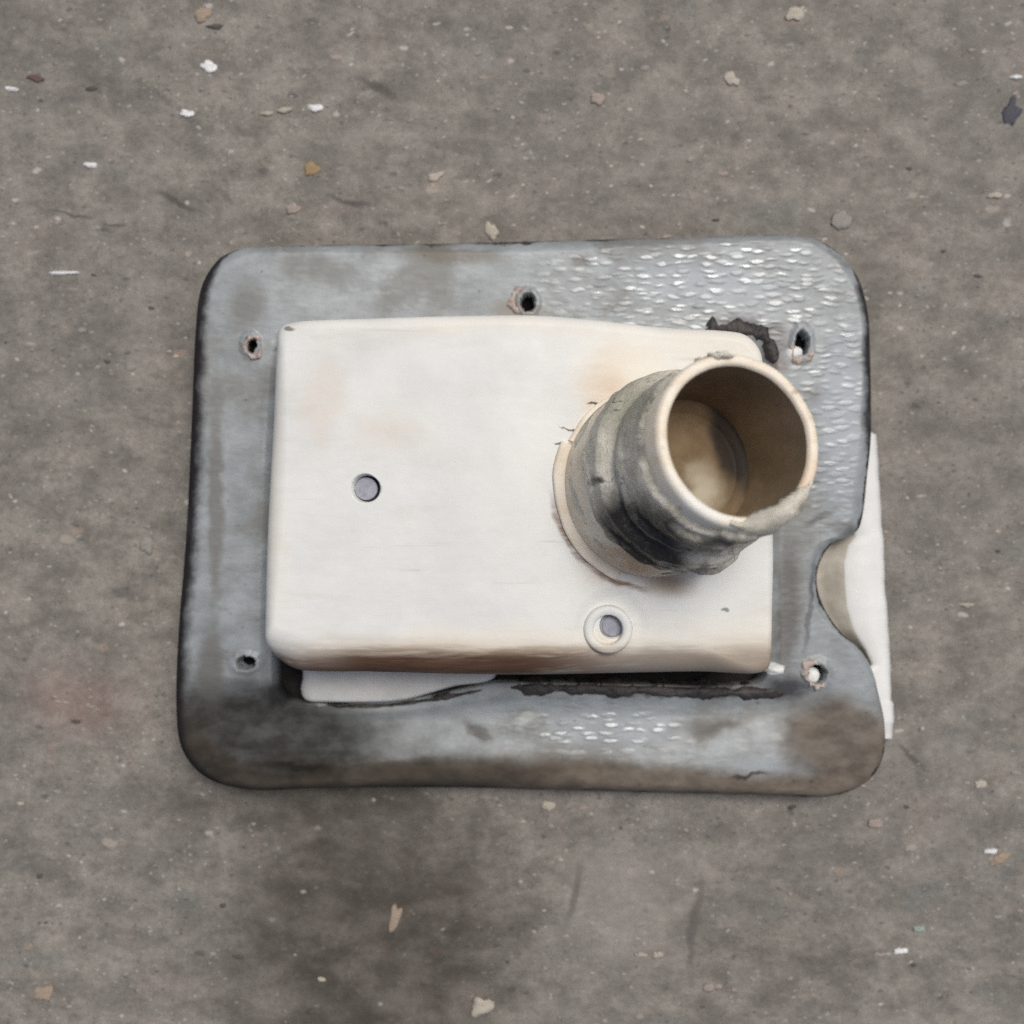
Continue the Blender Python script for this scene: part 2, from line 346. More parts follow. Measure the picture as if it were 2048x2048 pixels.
def mat_seat():
    q = NT('stained_pipe_floor')
    f = q.noise(80, 5, 0.65)
    col = q.mix(q.rng(f, 0.3, 0.7), srgb(104, 84, 60), srgb(128, 108, 80))
    wd = q.warp(80, 0.012)
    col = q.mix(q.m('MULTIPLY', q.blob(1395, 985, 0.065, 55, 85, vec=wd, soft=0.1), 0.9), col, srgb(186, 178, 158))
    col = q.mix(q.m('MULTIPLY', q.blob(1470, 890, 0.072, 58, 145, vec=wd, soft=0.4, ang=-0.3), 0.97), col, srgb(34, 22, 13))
    return q.done(col, 0.6, q.bump(f, 0.3, 0.001), 0.3)

def mat_sealant():
    q = NT('old_grey_sealant')
    f = q.noise(90, 6, 0.7, vec=q.scl(q.P, (0.8, 1.2, 1)), dist=0.6); g = q.noise(420, 4, 0.65)
    col = q.mix(q.rng(f, 0.3, 0.7), srgb(178, 174, 158), srgb(222, 217, 203))
    wd = q.warp(75, 0.009)
    col = q.mix(q.m('MULTIPLY', q.blob(1250, 800, 0.075, 110, 120, vec=wd, soft=0.2, ang=0.5), 0.7), col, srgb(140, 141, 122))
    col = q.mix(q.m('MULTIPLY', q.blob(1340, 790, 0.105, 40, 110, vec=wd, soft=0.2, ang=-0.5), 0.75), col, srgb(192, 187, 176))
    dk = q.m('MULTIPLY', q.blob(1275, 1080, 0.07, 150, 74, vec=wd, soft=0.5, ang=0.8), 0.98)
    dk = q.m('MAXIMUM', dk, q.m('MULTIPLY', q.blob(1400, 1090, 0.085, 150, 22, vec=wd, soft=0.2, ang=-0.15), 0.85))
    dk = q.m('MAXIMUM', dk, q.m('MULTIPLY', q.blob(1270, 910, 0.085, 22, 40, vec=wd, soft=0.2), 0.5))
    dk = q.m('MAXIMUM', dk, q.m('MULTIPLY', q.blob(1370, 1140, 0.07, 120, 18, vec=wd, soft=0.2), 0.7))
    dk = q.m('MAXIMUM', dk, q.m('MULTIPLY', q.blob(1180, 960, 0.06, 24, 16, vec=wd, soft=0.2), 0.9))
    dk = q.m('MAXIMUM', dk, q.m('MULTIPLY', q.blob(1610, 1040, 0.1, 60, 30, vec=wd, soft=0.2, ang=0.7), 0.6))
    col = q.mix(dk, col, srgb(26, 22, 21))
    col = q.mix(q.rng(f, 0.66, 0.76, 0, 0.7), col, srgb(64, 58, 52))
    col = q.mix(q.m('MULTIPLY', q.blob(1545, 1040, 0.11, 80, 26, vec=wd, soft=0.2), 0.5), col, srgb(150, 146, 138))
    st2 = q.noise(130, 5, 0.7, vec=q.scl(q.P, (1.6, 0.5, 1)), dist=0.4)
    col = q.mix(q.rng(st2, 0.56, 0.66, 0, 0.35), col, srgb(112, 108, 96))
    ck = q.m('ABSOLUTE', q.m('SUBTRACT', q.noise(75, 3, 0.55, vec=q.scl(q.warp(120, 0.006), (0.8, 1.3, 1.0))), 0.5))
    col = q.mix(q.m('MULTIPLY', q.rng(ck, 0.016, 0.004), q.rng(f, 0.48, 0.6, 0.0, 0.6)), col, srgb(24, 21, 20))
    col = q.mix(q.m('MULTIPLY', q.rng(st2, 0.42, 0.33, 0, 0.6), q.m('SUBTRACT', 1.0, dk)), col, srgb(196, 188, 172))
    return q.done(col, q.m('SUBTRACT', q.rng(g, 0.3, 0.7, 0.42, 0.7), q.m('MULTIPLY', dk, 0.22)), q.bump(g, 0.5, 0.0011, q.bump(f, 0.5, 0.003)), 0.45)

CONC = mat_concrete(); FLANGE = mat_flange(); BOX = mat_box(); PIPE = mat_pipe(); BORE = mat_inside(); SEAT = mat_seat(); SEAL = mat_sealant()
BLACKSEAL = mat_plain('black_residue', srgb(34, 31, 32), srgb(66, 60, 58), 0.55, 220, 0.6, (0.6, 1, 1), 0.45, 0.002)
RUST = mat_plain('torn_paper_backing', srgb(140, 122, 114), srgb(190, 178, 168), 0.8, 500, 0.4)
WHITE = mat_plain('white_plastic', srgb(226, 227, 224), srgb(216, 217, 213), 0.45, 60, 0.05)
BEIGE = mat_plain('scoop_shaded_plastic', srgb(172, 166, 152), srgb(204, 199, 186), 0.6, 90, 0.2)  # shaded copy of the white plastic, for the scoop wall
LIP_SHADE = mat_plain('lip_shaded_plastic', srgb(186, 185, 180), srgb(202, 201, 196), 0.6, 60, 0.05)  # white plastic with the shade under the box put into its colour
STEEL = mat_plain('dull_grey_metal', srgb(134, 136, 148), srgb(160, 162, 172), 0.5, 300, 0.1)
HOLE_SHADE = mat_plain('painted_hole_dark', (0.004, 0.004, 0.004), (0.008, 0.007, 0.007), 0.95, 200, 0.1, spec=0.1)
DARK = mat_plain('painted_hollow_dark', srgb(26, 24, 24), srgb(40, 37, 36), 0.9, 200, 0.2)

# ------------------------------------------------------------------ the ground
def build_ground():
    ax = []
    x = -0.30
    while x < 0.30 + 1e-9: ax.append(x); x += 0.6 / 360
    far = [0.34, 0.45, 0.7, 1.2, 2.0, 3.5]
    ax = [-f for f in reversed(far)] + ax + far
    n = len(ax); V = []
    for y in ax:
        for x in ax:
            h = 0.0009 * fb(x*18, y*26, 0.3) + 0.00035 * fb(x*90, y*140, 2.7)
            V.append((x, y, h - 0.0008))
    F = [(j*n+i, j*n+i+1, (j+1)*n+i+1, (j+1)*n+i) for j in range(n-1) for i in range(n-1)]
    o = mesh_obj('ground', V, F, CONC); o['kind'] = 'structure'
    o['label'] = 'worn grey brown concrete floor with specks and stains'
build_ground()
def ground_z(x, y): return 0.0009 * fb(x*18, y*26, 0.3) + 0.00035 * fb(x*90, y*140, 2.7) - 0.0008

# ------------------------------------------------------------------ the fitting
root = bpy.data.objects.new('pipe_fitting', None); C.objects.link(root); root.empty_display_size = 0.05
root['label'] = 'old white plastic pipe fitting on a grey textured flange, lying on concrete'
root['category'] = 'pipe fitting'

FL = [(509,501),(742,491),(1060,482),(1378,474),(1590,470),(1638,482),(1685,514),(1722,572),(1738,657),(1738,848),(1728,954),(1715,1049),
      (1696,1071),(1659,1087),(1635,1124),(1629,1166),(1643,1214),(1675,1261),(1717,1299),(1738,1338),(1749,1378),(1762,1442),(1760,1505),(1733,1553),(1675,1583),
      (1590,1590),(1272,1585),(954,1577),(636,1572),(509,1572),(424,1548),(376,1495),(363,1420),(366,1272),(382,1060),(392,848),(401,657),(413,578),(445,527),(482,507)]
OPEN = [(575,700),(600,672),(1044,668),(1325,680),(1500,694),(1530,740),(1532,1081),(1536,1345),(1510,1371),(1272,1370),(1000,1368),(940,1380),(860,1398),(760,1407),(620,1410),(572,1400),(552,1375),(548,1340),(556,1060)]
ZT = 0.018
def lift(x, y): return 0.0065 * sm(-0.02, -0.130, x)
def zlow(x, y): return 0.0035 + lift(x, y) + 0.0070 * sm(0.10, 0.128, x) * sm(0.07, 0.02, y)
HOLES = [(508,694,11,15), (1056,605,14,17), (1604,686,13,22), (1634,1348,17,18), (498,1322,18,12)]
HW = [(at(x, y, ZT), a*0.000201, b*0.000201) for x, y, a, b in HOLES]

def build_flange():
    N, M = 1500, 110
    outer = [at(p[0], p[1], 0.008) for p in spline([(a, b, 0) for a, b in FL], N)]
    inn = [at(p[0], p[1], 0.017) for p in spline([(a, b, 0) for a, b in OPEN], 1200)]
    cx, cy = at(1045, 1030, 0.017)[:2]
    ia = [(atan2(p.y-cy, p.x-cx), p) for p in inn]
    def ray(ang):
        d = (cos(ang), sin(ang)); best = None; nn = len(inn)
        lo = min(range(nn), key=lambda i: abs((ia[i][0]-ang+pi) % (2*pi)-pi))
        for i in range(lo-4, lo+4):
            a, b = inn[i % nn], inn[(i+1) % nn]
            ax_, ay, bx, by = a.x-cx, a.y-cy, b.x-cx, b.y-cy
            ca, cb = d[0]*ay-d[1]*ax_, d[0]*by-d[1]*bx
            if ca*cb <= 0 and ca != cb:
                t = ca/(ca-cb); q = (ax_+(bx-ax_)*t)*d[0]+(ay+(by-ay)*t)*d[1]
                if q > 0: best = max(best or 0, q)
        return best if best else (inn[lo]-Vector((cx, cy, inn[lo].z))).to_2d().length
    R = 0.0075; rings = []; edge = []
    inner = []
    for p in outer:
        ang = atan2(p.y-cy, p.x-cx); r = ray(ang); inner.append(Vector((cx+cos(ang)*r, cy+sin(ang)*r, 0)))
    # true inward distance near the rim: use the outline normal
    nrm = []
    for i in range(N):
        t = outer[(i+3) % N]-outer[(i-3) % N]; n_ = Vector((t.y, -t.x, 0)).normalized()
        if n_.dot(Vector((cx, cy, 0))-Vector((outer[i].x, outer[i].y, 0))) < 0 and not (0.118 < outer[i].x and abs(n_.y) > 0.2): n_ = -n_
        nrm.append(n_)
    under = [Vector((p.x+(q.x-p.x)*0.05, p.y+(q.y-p.y)*0.05, zlow(p.x, p.y)-0.002)) for p, q in zip(outer, inner)]
    rings.append(under); edge += [0.0]*N
    mouth = [Vector((p.x, p.y, zlow(p.x, p.y)-0.0005)) for p in outer]
    rings.append(mouth); edge += [0.0]*N
    inset = None
    for k in range(M+1):
        f = k/M; t = f**1.5
        row = []
        for p, q in zip(outer, inner):
            x, y = p.x+(q.x-p.x)*t, p.y+(q.y-p.y)*t
            L = (q.to_2d()-p.to_2d()).length; d = t*L
            d = d * DIRF[len(row)] if DIRF else d
            zl = zlow(p.x, p.y); top = ZT+lift(x, y)
            u = min(1.0, d/R); z = zl+(top-zl)*sqrt(max(0, 1-(1-u)**2))
            din = (1-t)*L
            low = sm(-0.065, -0.085, y)
            z -= low*0.0065*sm(0.045, 0.0, din)          # the lower border sags toward the box
            z += 0.0004*fb(x*30, y*30, 1.1, 2)*u
            z -= 0.0018*sm(0.006, 0.0, din)
            for c, a, b in HW:
                e = sqrt(((x-c.x)/a)**2+((y-c.y)/b)**2)
                if e < 2.4:
                    e += 0.25*fb(x*700, y*700, 3.0)
                    z += 0.0008*sm(2.2, 1.35, e)
                    z -= 0.0105*sm(1.15, 0.75, e)
            row.append(Vector((x, y, z))); edge.append(d)
        rings.append(row)
    rings.append([Vector((p.x, p.y, 0.004)) for p in rings[-1]]); edge += [0.1]*N
    V, F = loft(rings)
    return mesh_obj('flange', V, F, FLANGE, root, attr={'edge': edge})
DIRF = None
flange = build_flange()

# dark sheet painting the shade in the opening, a black gap beside the box
V, F = loft([[at(x, y, 0.003) for x, y in [(p[0], p[1]) for p in spline([(a, b, 0) for a, b in OPEN], 60)]]], cap_last=True)
ob = mesh_obj('opening_shade', V, F, DARK, root, smooth=False)

# torn paper round the screw holes, and the white plastic seen through two of them
from mathutils.bvhtree import BVHTree
BV = BVHTree.FromPolygons([v.co.copy() for v in flange.data.vertices], [tuple(p.vertices) for p in flange.data.polygons])
def fz(x, y, dflt):
    h = BV.ray_cast(Vector((x, y, 0.06)), Vector((0, 0, -1)))
    return h[0].z if h[0] and h[0].z > 0.0085 else dflt
def torn_ring(px, py, rx, ry, z, a0, a1, wid, seed, mat=RUST, name='screw_hole_rim'):
    c = at(px, py, z); k = (CAM_H-z)/FPX; rings = []
    z = 0.5*(fz(c.x+rx*k*1.8, c.y, z)+fz(c.x-rx*k*1.8, c.y, z))
    n = 40
    for i in range(n):
        a = a0+(a1-a0)*i/(n-1); tap = min(1, 5*min(i, n-1-i)/(n-1)+0.15)
        wv = wid*(0.65+0.7*fb(cos(a)*1.5, sin(a)*1.5, seed))*tap
        r1 = 1.0+0.10*fb(cos(a)*3, sin(a)*3, seed+4)
        sec = []
        for (dr, dz) in ((0.0, -0.0012), (0.06, 0.0010), (0.5, 0.0012), (0.9, 0.0009), (1.0, -0.0012)):
            rr = r1+wv*dr
            sec.append(Vector((c.x+cos(a)*rx*k*rr, c.y+sin(a)*ry*k*rr, z+dz*tap+0.0005*fb(cos(a)*5, sin(a)*5, dr*3+seed))))
        rings.append(sec)
    V, F = loft(rings, wrap=False)
    return mesh_obj(name, V, F, mat, root)
for c_, a_, b_ in HW:
    n_ = 24; zh = fz(c_.x+a_*2.6, c_.y, ZT)-0.0060
    V, F = loft([[Vector((c_.x+cos(2*pi*i/n_)*a_*f_, c_.y+sin(2*pi*i/n_)*b_*f_, zh+dz_)) for i in range(n_)] for f_, dz_ in ((1.15, 0.0016), (0.95, 0.0004), (0.5, 0.0))], cap_last=True)
    mesh_obj('screw_hole', V, F, HOLE_SHADE, root)  # black disc painting the dark inside the hole
Z0 = ZT+0.0006
torn_ring(508, 694, 13, 16, ZT+0.005, 0.2, 6.3, 0.95, 1.3)
torn_ring(1050, 603, 20, 19, ZT+0.0004, 1.5, 4.4, 0.9, 2.1)
torn_ring(1604, 690, 17, 25, ZT+0.0004, 2.6, 6.4, 0.9, 3.7)
torn_ring(1632, 1347, 20, 20, ZT-0.0020, 1.0, 5.6, 1.2, 4.2)
def lump(name, px, py, z, rx, ry, rz, mat, parent=root, seed=0.0, rough=0.25, sub=3):
    bm = bmesh.new(); bmesh.ops.create_icosphere(bm, subdivisions=sub, radius=1.0)
    c = at(px, py, z); k = (CAM_H-z)/FPX
    for v in bm.verts:
        f = 1+rough*fb(v.co.x*1.6+seed, v.co.y*1.6, v.co.z*1.6+seed*2)
        v.co = Vector((c.x+v.co.x*rx*k*f, c.y+v.co.y*ry*k*f, z+v.co.z*rz*f))
    me = bpy.data.meshes.new(name); bm.to_mesh(me); bm.free()
    me.polygons.foreach_set('use_smooth', [True]*len(me.polygons)); me.materials.append(mat)
    o = bpy.data.objects.new(name, me); C.objects.link(o)
    if parent: o.parent = parent
    return o
lump('plastic_plug', 1587, 707, ZT-0.001, 17, 15, 0.0024, WHITE, seed=1.0, rough=0.15)
lump('plastic_plug', 1624, 1350, ZT-0.003, 15, 16, 0.0024, WHITE, seed=2.0, rough=0.12)

# white backing plate under the right side of the flange
def build_plate():
    key = [  # y, hidden inner x, foot of the scoop, top of the scoop, outer edge
        (862, 1690, 1700, 1706, 1738), (870, 1690, 1700, 1706, 1752), (950, 1690, 1698, 1704, 1757), (1040, 1660, 1690, 1700, 1762),
        (1072, 1620, 1676, 1712, 1765), (1090, 1610, 1650, 1697, 1766), (1124, 1600, 1628, 1689, 1768), (1166, 1600, 1624, 1690, 1768), (1214, 1600, 1636, 1694, 1773), (1261, 1600, 1668, 1708, 1776),
        (1300, 1620, 1710, 1732, 1778), (1330, 1640, 1728, 1745, 1780), (1350, 1680, 1700, 1706, 1780), (1400, 1690, 1700, 1706, 1781), (1407, 1690, 1700, 1706, 1787), (1446, 1690, 1700, 1706, 1787), (1450, 1690, 1700, 1706, 1784), (1478, 1690, 1700, 1706, 1783)]
    rows = []
    n = 150
    for i in range(n):
        y = key[0][0]+(key[-1][0]-key[0][0])*i/(n-1)
        j = 0
        while j < len(key)-2 and key[j+1][0] < y: j += 1
        a, b = key[j], key[j+1]; t = (y-a[0])/(b[0]-a[0]); t = t*t*(3-2*t) if b[0]-a[0] < 12 else t
        h, f, g, o = [a[m]+(b[m]-a[m])*t for m in range(1, 5)]
        zt = 0.0088-0.0025*sm(1440, 1478, y)
        o += 1.6*fb(y*0.03, 0.0, 8.0)
        rows.append([at(h, y, 0.0016), at(f, y, 0.0022), at(f+(g-f)*0.4, y, 0.0040), at(f+(g-f)*0.8, y, 0.0074), at(g, y, zt-0.0006), at(g+7, y, zt), at((g+o)/2+4, y, zt+0.0003), at(o-9, y, zt), at(o-3, y, zt-0.0012), at(o, y, zt-0.0040), at(o+1, y, 0.0012)])
    V, F = loft(rows, wrap=False)
    m = 11
    F.append(tuple(range(m))); F.append(tuple(range((n-1)*m, n*m)))
    o = mesh_obj('backing_plate', V, F, WHITE, root)
    o.data.materials.append(BEIGE)
    for p in o.data.polygons:
        if len(p.vertices) == 4 and min(v % m for v in p.vertices) < 4: p.material_index = 1
build_plate()

# box body
BO = [(578,647),(742,639),(1044,632),(1166,636),(1325,649),(1463,657),(1500,666),(1526,694),(1534,731),(1542,901),(1554,1081),(1552,1219),(1549,1322),(1543,1342),(1524,1351),(1484,1353),
      (1272,1355),(954,1353),(742,1348),(604,1346),(562,1333),(533,1298),(530,1251),(535,1060),(546,848),(553,700),(558,660)]
def box_top(x, y):
    z = 0.058-0.0085*sm(-0.005, 0.07, x)
    z += 0.0007*fb(x*14, y*14, 9.0)
    return z
RIV = [(at(732, 977, 0.058), 27*0.000182), (at(1226, 1254, 0.056), 24*0.000184)]
def build_box():
    N, M = 1300, 130
    out = [at(p[0], p[1], 0.052) for p in spline([(a, b, 0) for a, b in BO], N)]
    x1, x2 = at(800, 0, 0.056).x, at(1290, 0, 0.054).x; ym = at(0, 995, 0.056).y
    q = [Vector((min(x2, max(x1, p.x)), ym, 0)) for p in out]
    rings = []
    def rad(p):
        bot = sm(-0.045, -0.058, p.y); left = sm(-0.075, -0.088, p.x)
        return 0.0045+0.0085*bot*sm(0.092, 0.07, p.x)+0.0030*left
    for f, dz in ((1.0, None), (1.0, 0.0)):
        row = []
        for p in out:
            R = rad(p); z = 0.012 if dz is None else box_top(p.x, p.y)-R
            row.append(Vector((p.x, p.y, z)))
        rings.append(row)
    for k in range(1, M+1):
        t = (k/M)**1.7
        row = []
        for p, c in zip(out, q):
            x, y = p.x+(c.x-p.x)*t, p.y+(c.y-p.y)*t
            d = t*(c-Vector((p.x, p.y, 0))).length; R = rad(p)
            z = box_top(x, y)
            if d < R: z -= R*(1-sqrt(max(0, 1-(1-d/R)**2)))
            for cc, r in RIV:
                e = sqrt((x-cc.x)**2+(y-cc.y)**2)/r
                if e < 1.3: z -= 0.0058*sm(1.08, 0.92, e)
            if d > 0.004:
                e = sqrt(((x-RIV[1][0].x)/0.0098)**2+((y-RIV[1][0].y)/0.0098)**2)
                z -= 0.0007*sm(1.5, 1.0, e)*sm(0.45, 0.9, e)
            row.append(Vector((x, y, z)))
        rings.append(row)
    V, F = loft(rings)
    return mesh_obj('box_body', V, F, BOX, root)
build_box()
def disc(name, c, r, z, mat, dome=0.0004, n=36):
    rings = [[Vector((c.x+cos(2*pi*i/n)*r*f, c.y+sin(2*pi*i/n)*r*f, z+dome*(1-f*f)-(0.002 if f > 1.0 else 0))) for i in range(n)] for f in (1.001, 1.0, 0.9, 0.6, 0.2)]
    V, F = loft(rings, cap_last=True)
    return mesh_obj(name, V, F, mat, root)
disc('rivet_recess', RIV[0][0], RIV[0][1]*0.98, 0.0538, DARK, 0.0)  # dark disc painting shade into the gap round the rivet
disc('rivet_recess', RIV[1][0], RIV[1][1]*0.98, 0.0506, STEEL, 0.0)
disc('rivet', Vector((RIV[0][0].x-0.0005, RIV[0][0].y+0.0000, 0)), RIV[0][1]*0.86, 0.0545, STEEL)
disc('rivet', RIV[1][0]+Vector((0.0002, -0.0001, 0)), RIV[1][1]*0.86, 0.0512, STEEL)
# raised boss round the second rivet
def ring_part(name, c, r0, r1, z0, z1, mat, n=64, a0=0, a1=2*pi, rough=0.0, seed=0.0):
    rings = []; full = abs(a1-a0-2*pi) < 1e-6
    m = n if full else n+1
    b = (r1-r0)*0.3
    sec = [(r0, z0), (r0, z1-b*0.6), (r0+b*0.4, z1), (r1-b, z1), (r1-b*0.3, z1-b*0.35), (r1, z1-b*1.1), (r1, z0)]
    for i in range(m):
        a = a0+(a1-a0)*i/n
        g = 1+rough*fb(cos(a)*3, sin(a)*3, seed)
        rings.append([Vector((c.x+cos(a)*r*g, c.y+sin(a)*r*g, z)) for r, z in sec])
    V, F = loft(rings, wrap=False)
    k = len(sec)
    if full:
        for j in range(k-1): F.append(((m-1)*k+j, (m-1)*k+j+1, j+1, j))
    else: F.append(tuple(range(k))); F.append(tuple(range((m-1)*k, m*k)))
    return mesh_obj(name, V, F, mat, root)
ring_part('rivet_boss', at(1217, 1260, 0.056), 0.0054, 0.0090, 0.050, box_top(*at(1216, 1260, 0.055)[:2])+0.0026, BOX, rough=0.012)

# white lip of the box showing in the opening below it
lipc = [(606,1356),(602,1380),(612,1400),(650,1404),(760,1404),(812,1399),(860,1386),(910,1372),(985,1358),(990,1330),(610,1330)]
lp = spline([(a, b, 0) for a, b in lipc], 120)
cen = Vector((760, 1350, 0))
V, F = loft([[at(p[0], p[1], 0.006) for p in lp], [at(p[0], p[1], 0.0155) for p in lp], [at(*(p.lerp(cen, 0.03))[:2], 0.0168) for p in lp], [at(*(p.lerp(cen, 0.10))[:2], 0.0172) for p in lp], [at(*(p.lerp(cen, 0.6))[:2], 0.0174) for p in lp]], cap_last=True)
mesh_obj('box_lip', V, F, LIP_SHADE, root)
# chip of white plastic at the lower right corner of the box
lump('plastic_chip', 1548, 1338, 0.030, 22, 12, 0.004, WHITE, seed=5.0, rough=0.35)

# lumpy black residue beads
def bead(name, path, width, z, mat, seed, h=0.002, n=90):
    c = spline([(a, b, 0) for a, b in path], n, closed=False); rings = []
    for i, p in enumerate(c):
        t = c[min(n-1, i+1)]-c[max(0, i-1)]; nn = Vector((-t.y, t.x, 0)).normalized()
        tap = min(1, 8*min(i, n-1-i)/(n-1)+0.06)
        wv = width*max(0.2, 0.78+0.8*fb(i*0.07, seed, 0.0)+0.12*fb(i*0.4, seed, 3.0))*tap
        row = []
        for j in range(9):
            a = pi*j/8
            hh = h*sin(a)*(0.7+0.7*fb(i*0.25, j*0.6, seed))*tap
            o = p+nn*cos(a)*wv*(1+0.15*fb(i*0.12, j*0.5, seed+7))
            w0 = at(o.x, o.y, z); zz = fz(w0.x, w0.y, z-0.002)
            row.append(Vector((w0.x, w0.y, zz-0.0010+hh+0.0013*tap*sin(a))))
        rings.append(row)
    V, F = loft(rings, wrap=False)
    return mesh_obj(name, V, F, mat, root)
bead('black_residue', [(1400,655),(1440,656),(1490,657),(1520,664),(1538,686),(1546,712),(1546,738)], 20, 0.0185, BLACKSEAL, 1.0, 0.0012)
bead('black_residue', [(985,1372),(1100,1374),(1250,1377),(1400,1380),(1500,1384),(1575,1388),(1596,1398)], 19, 0.0125, BLACKSEAL, 2.0, 0.0010, 160)
bead('black_residue', [(640,1408),(760,1411),(870,1398),(980,1376)], 5, 0.0135, BLACKSEAL, 5.0, 0.002)

# ------------------------------------------------------------------ the pipe, tilted to the right
Bz = 0.052
B = at(1316, 962, Bz)
A = Vector((0.291, 0.186, 1.0)).normalized(); Lp = 0.0640
U = (Vector((1, 0, 0))-A*A.x).normalized(); W = A.cross(U)
def pp(th, s, r): return B+A*s+(U*cos(th)+W*sin(th))*r
def revolve(name, prof, mat, n=96, wob=None, parent=root):
    rings = []
    for s, r in prof:
        rings.append([pp(2*pi*i/n, s+(wob(2*pi*i/n, s)[0] if wob else 0), r+(wob(2*pi*i/n, s)[1] if wob else 0)) for i in range(n)])
    V, F = loft(rings); return mesh_obj(name, V, F, mat, parent)
RO, RI = 0.0284, 0.0245
collar_r = 0.0338
wb = lambda th, s: (0.0004*fb(cos(th)*2, sin(th)*2, 4), 0.00025*fb(cos(th)*2, sin(th)*2, s*60))
revolve('pipe_collar', [(-0.022, 0.0350), (-0.003, 0.0350), (0.001, 0.0349), (0.005, 0.0346), (0.012, 0.0340), (0.020, collar_r), (0.0255, collar_r), (0.0275, collar_r-0.0008), (0.0288, collar_r-0.0025), (0.0292, RO-0.001)], PIPE, wob=wb)
revolve('pipe_wall', [(0.015, RO), (0.05, RO), (Lp-0.002, RO+0.0002), (Lp-0.0006, RO-0.0003), (Lp, RO-0.0011), (Lp+0.0001, RO-0.002), (Lp, RI+0.001), (Lp-0.0005, RI+0.0003), (Lp-0.0015, RI)], PIPE, wob=wb)
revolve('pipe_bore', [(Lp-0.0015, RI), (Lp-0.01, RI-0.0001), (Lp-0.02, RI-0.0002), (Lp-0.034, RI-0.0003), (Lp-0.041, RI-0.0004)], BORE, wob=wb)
def bore_floor():
    n = 72; s = Lp-0.039; rings = []
    for r, ds in ((RI+0.0005, 0.0), (RI-0.0035, 0.0002), (RI-0.0045, -0.0012), (RI-0.006, -0.0014), (0.010, -0.0012), (0.003, -0.0012)):
        rings.append([pp(2*pi*i/n, s+ds, r) for i in range(n)])
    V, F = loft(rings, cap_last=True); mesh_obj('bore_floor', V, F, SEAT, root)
bore_floor()

# thin white gasket ring on the box round the collar
def gasket(a0, a1, r0, r1, h, mat, seed):
    c = at(1320, 966, 0.0545); rings = []; n = 70
    for i in range(n+1):
        a = radians(a0+(a1-a0)*i/n); row = []
        for r, z in ((r0, -0.004), (r0, h*0.9), (r0+0.0006, h), (r1-0.0012, h), (r1-0.0003, h*0.6), (r1, -0.004)):
            rr = r*(1+0.012*fb(cos(a)*2, sin(a)*2, seed)); x, y = c.x+cos(a)*rr, c.y+sin(a)*rr
            row.append(Vector((x, y, box_top(x, y)+z)))
        rings.append(row)
    V, F = loft(rings, wrap=False); F.append(tuple(range(6))); F.append(tuple(range(n*6, n*6+6)))
    mesh_obj('gasket_ring', V, F, mat, root)
gasket(157, 246, 0.0325, 0.0396, 0.0020, PIPE, 1.0)
gasket(118, 155, 0.0340, 0.0374, 0.0016, PIPE, 2.0)

# old sealant smeared round the pipe: a skin that dips under the plastic where it has worn off
def sealant():
    n, m = 260, 120; rings = []
    s0, s1 = 0.000, Lp-0.0005
    for k in range(m):
        s = s0+(s1-s0)*k/(m-1); row = []
        for i in range(n):
            th = 2*pi*i/n; c, d = cos(th), sin(th)
            base = collar_r+0.0012*sm(0.012, 0.0, s) if s < 0.026 else collar_r+(RO-collar_r)*sm(0.026, 0.0325, s)
            if s < 0.02: base = 0.0358+(collar_r-0.0358)*sm(0.0, 0.018, s)
            deg = (math.degrees(th)+360) % 360
            low = max(0, cos(th-radians(265)))      # facing down in the picture
            left = max(0, cos(th-radians(180)))
            up = max(0, cos(th-radians(95)))
            # lower limit of the smear
            s_lo = 0.0045+0.0105*left+0.0065*sm(205, 235, deg)*sm(300, 262, deg)+0.0035*fb(c*1.6, d*1.6, 3.0)-0.006*sm(280, 310, deg)
            s_hi = Lp-0.0085+0.004*fb(c*1.3, d*1.3, 8.0)+0.0035*fb(c*5, d*5, 2.0)+0.006*sm(255, 275, deg)*sm(330, 310, deg)+0.006*sm(85, 100, deg)*sm(125, 110, deg)
            msk = min(sm(s_lo-0.001, s_lo+0.0015, s), sm(s_hi+0.0012, s_hi-0.002, s))
            bare = fb(c*1.9, d*1.9, s*45+9, 4)
            msk *= 1-sm(0.34, 0.42, bare)*sm(0.6, 0.2, low)
            lum = fb(c*2.2, d*2.2, s*70, 4)
            th_ = 0.0010+0.0007*lum+0.0016*low*(0.6+0.9*fb(c*2.5, d*2.5, s*110+4, 3))+0.0005*sm(0.031, 0.036, s)
            fold = low*0.0022*sm(0.25, 0.6, abs(mn.noise(Vector((c*1.4, d*1.4, s*130)))))
            th_ = max(0.0003, th_)+fold
            row.append(pp(th, s, base-0.0009+(th_+0.0009)*msk))
        rings.append(row)
    V, F = loft(rings); mesh_obj('sealant_smear', V, F, SEAL, root)
sealant()
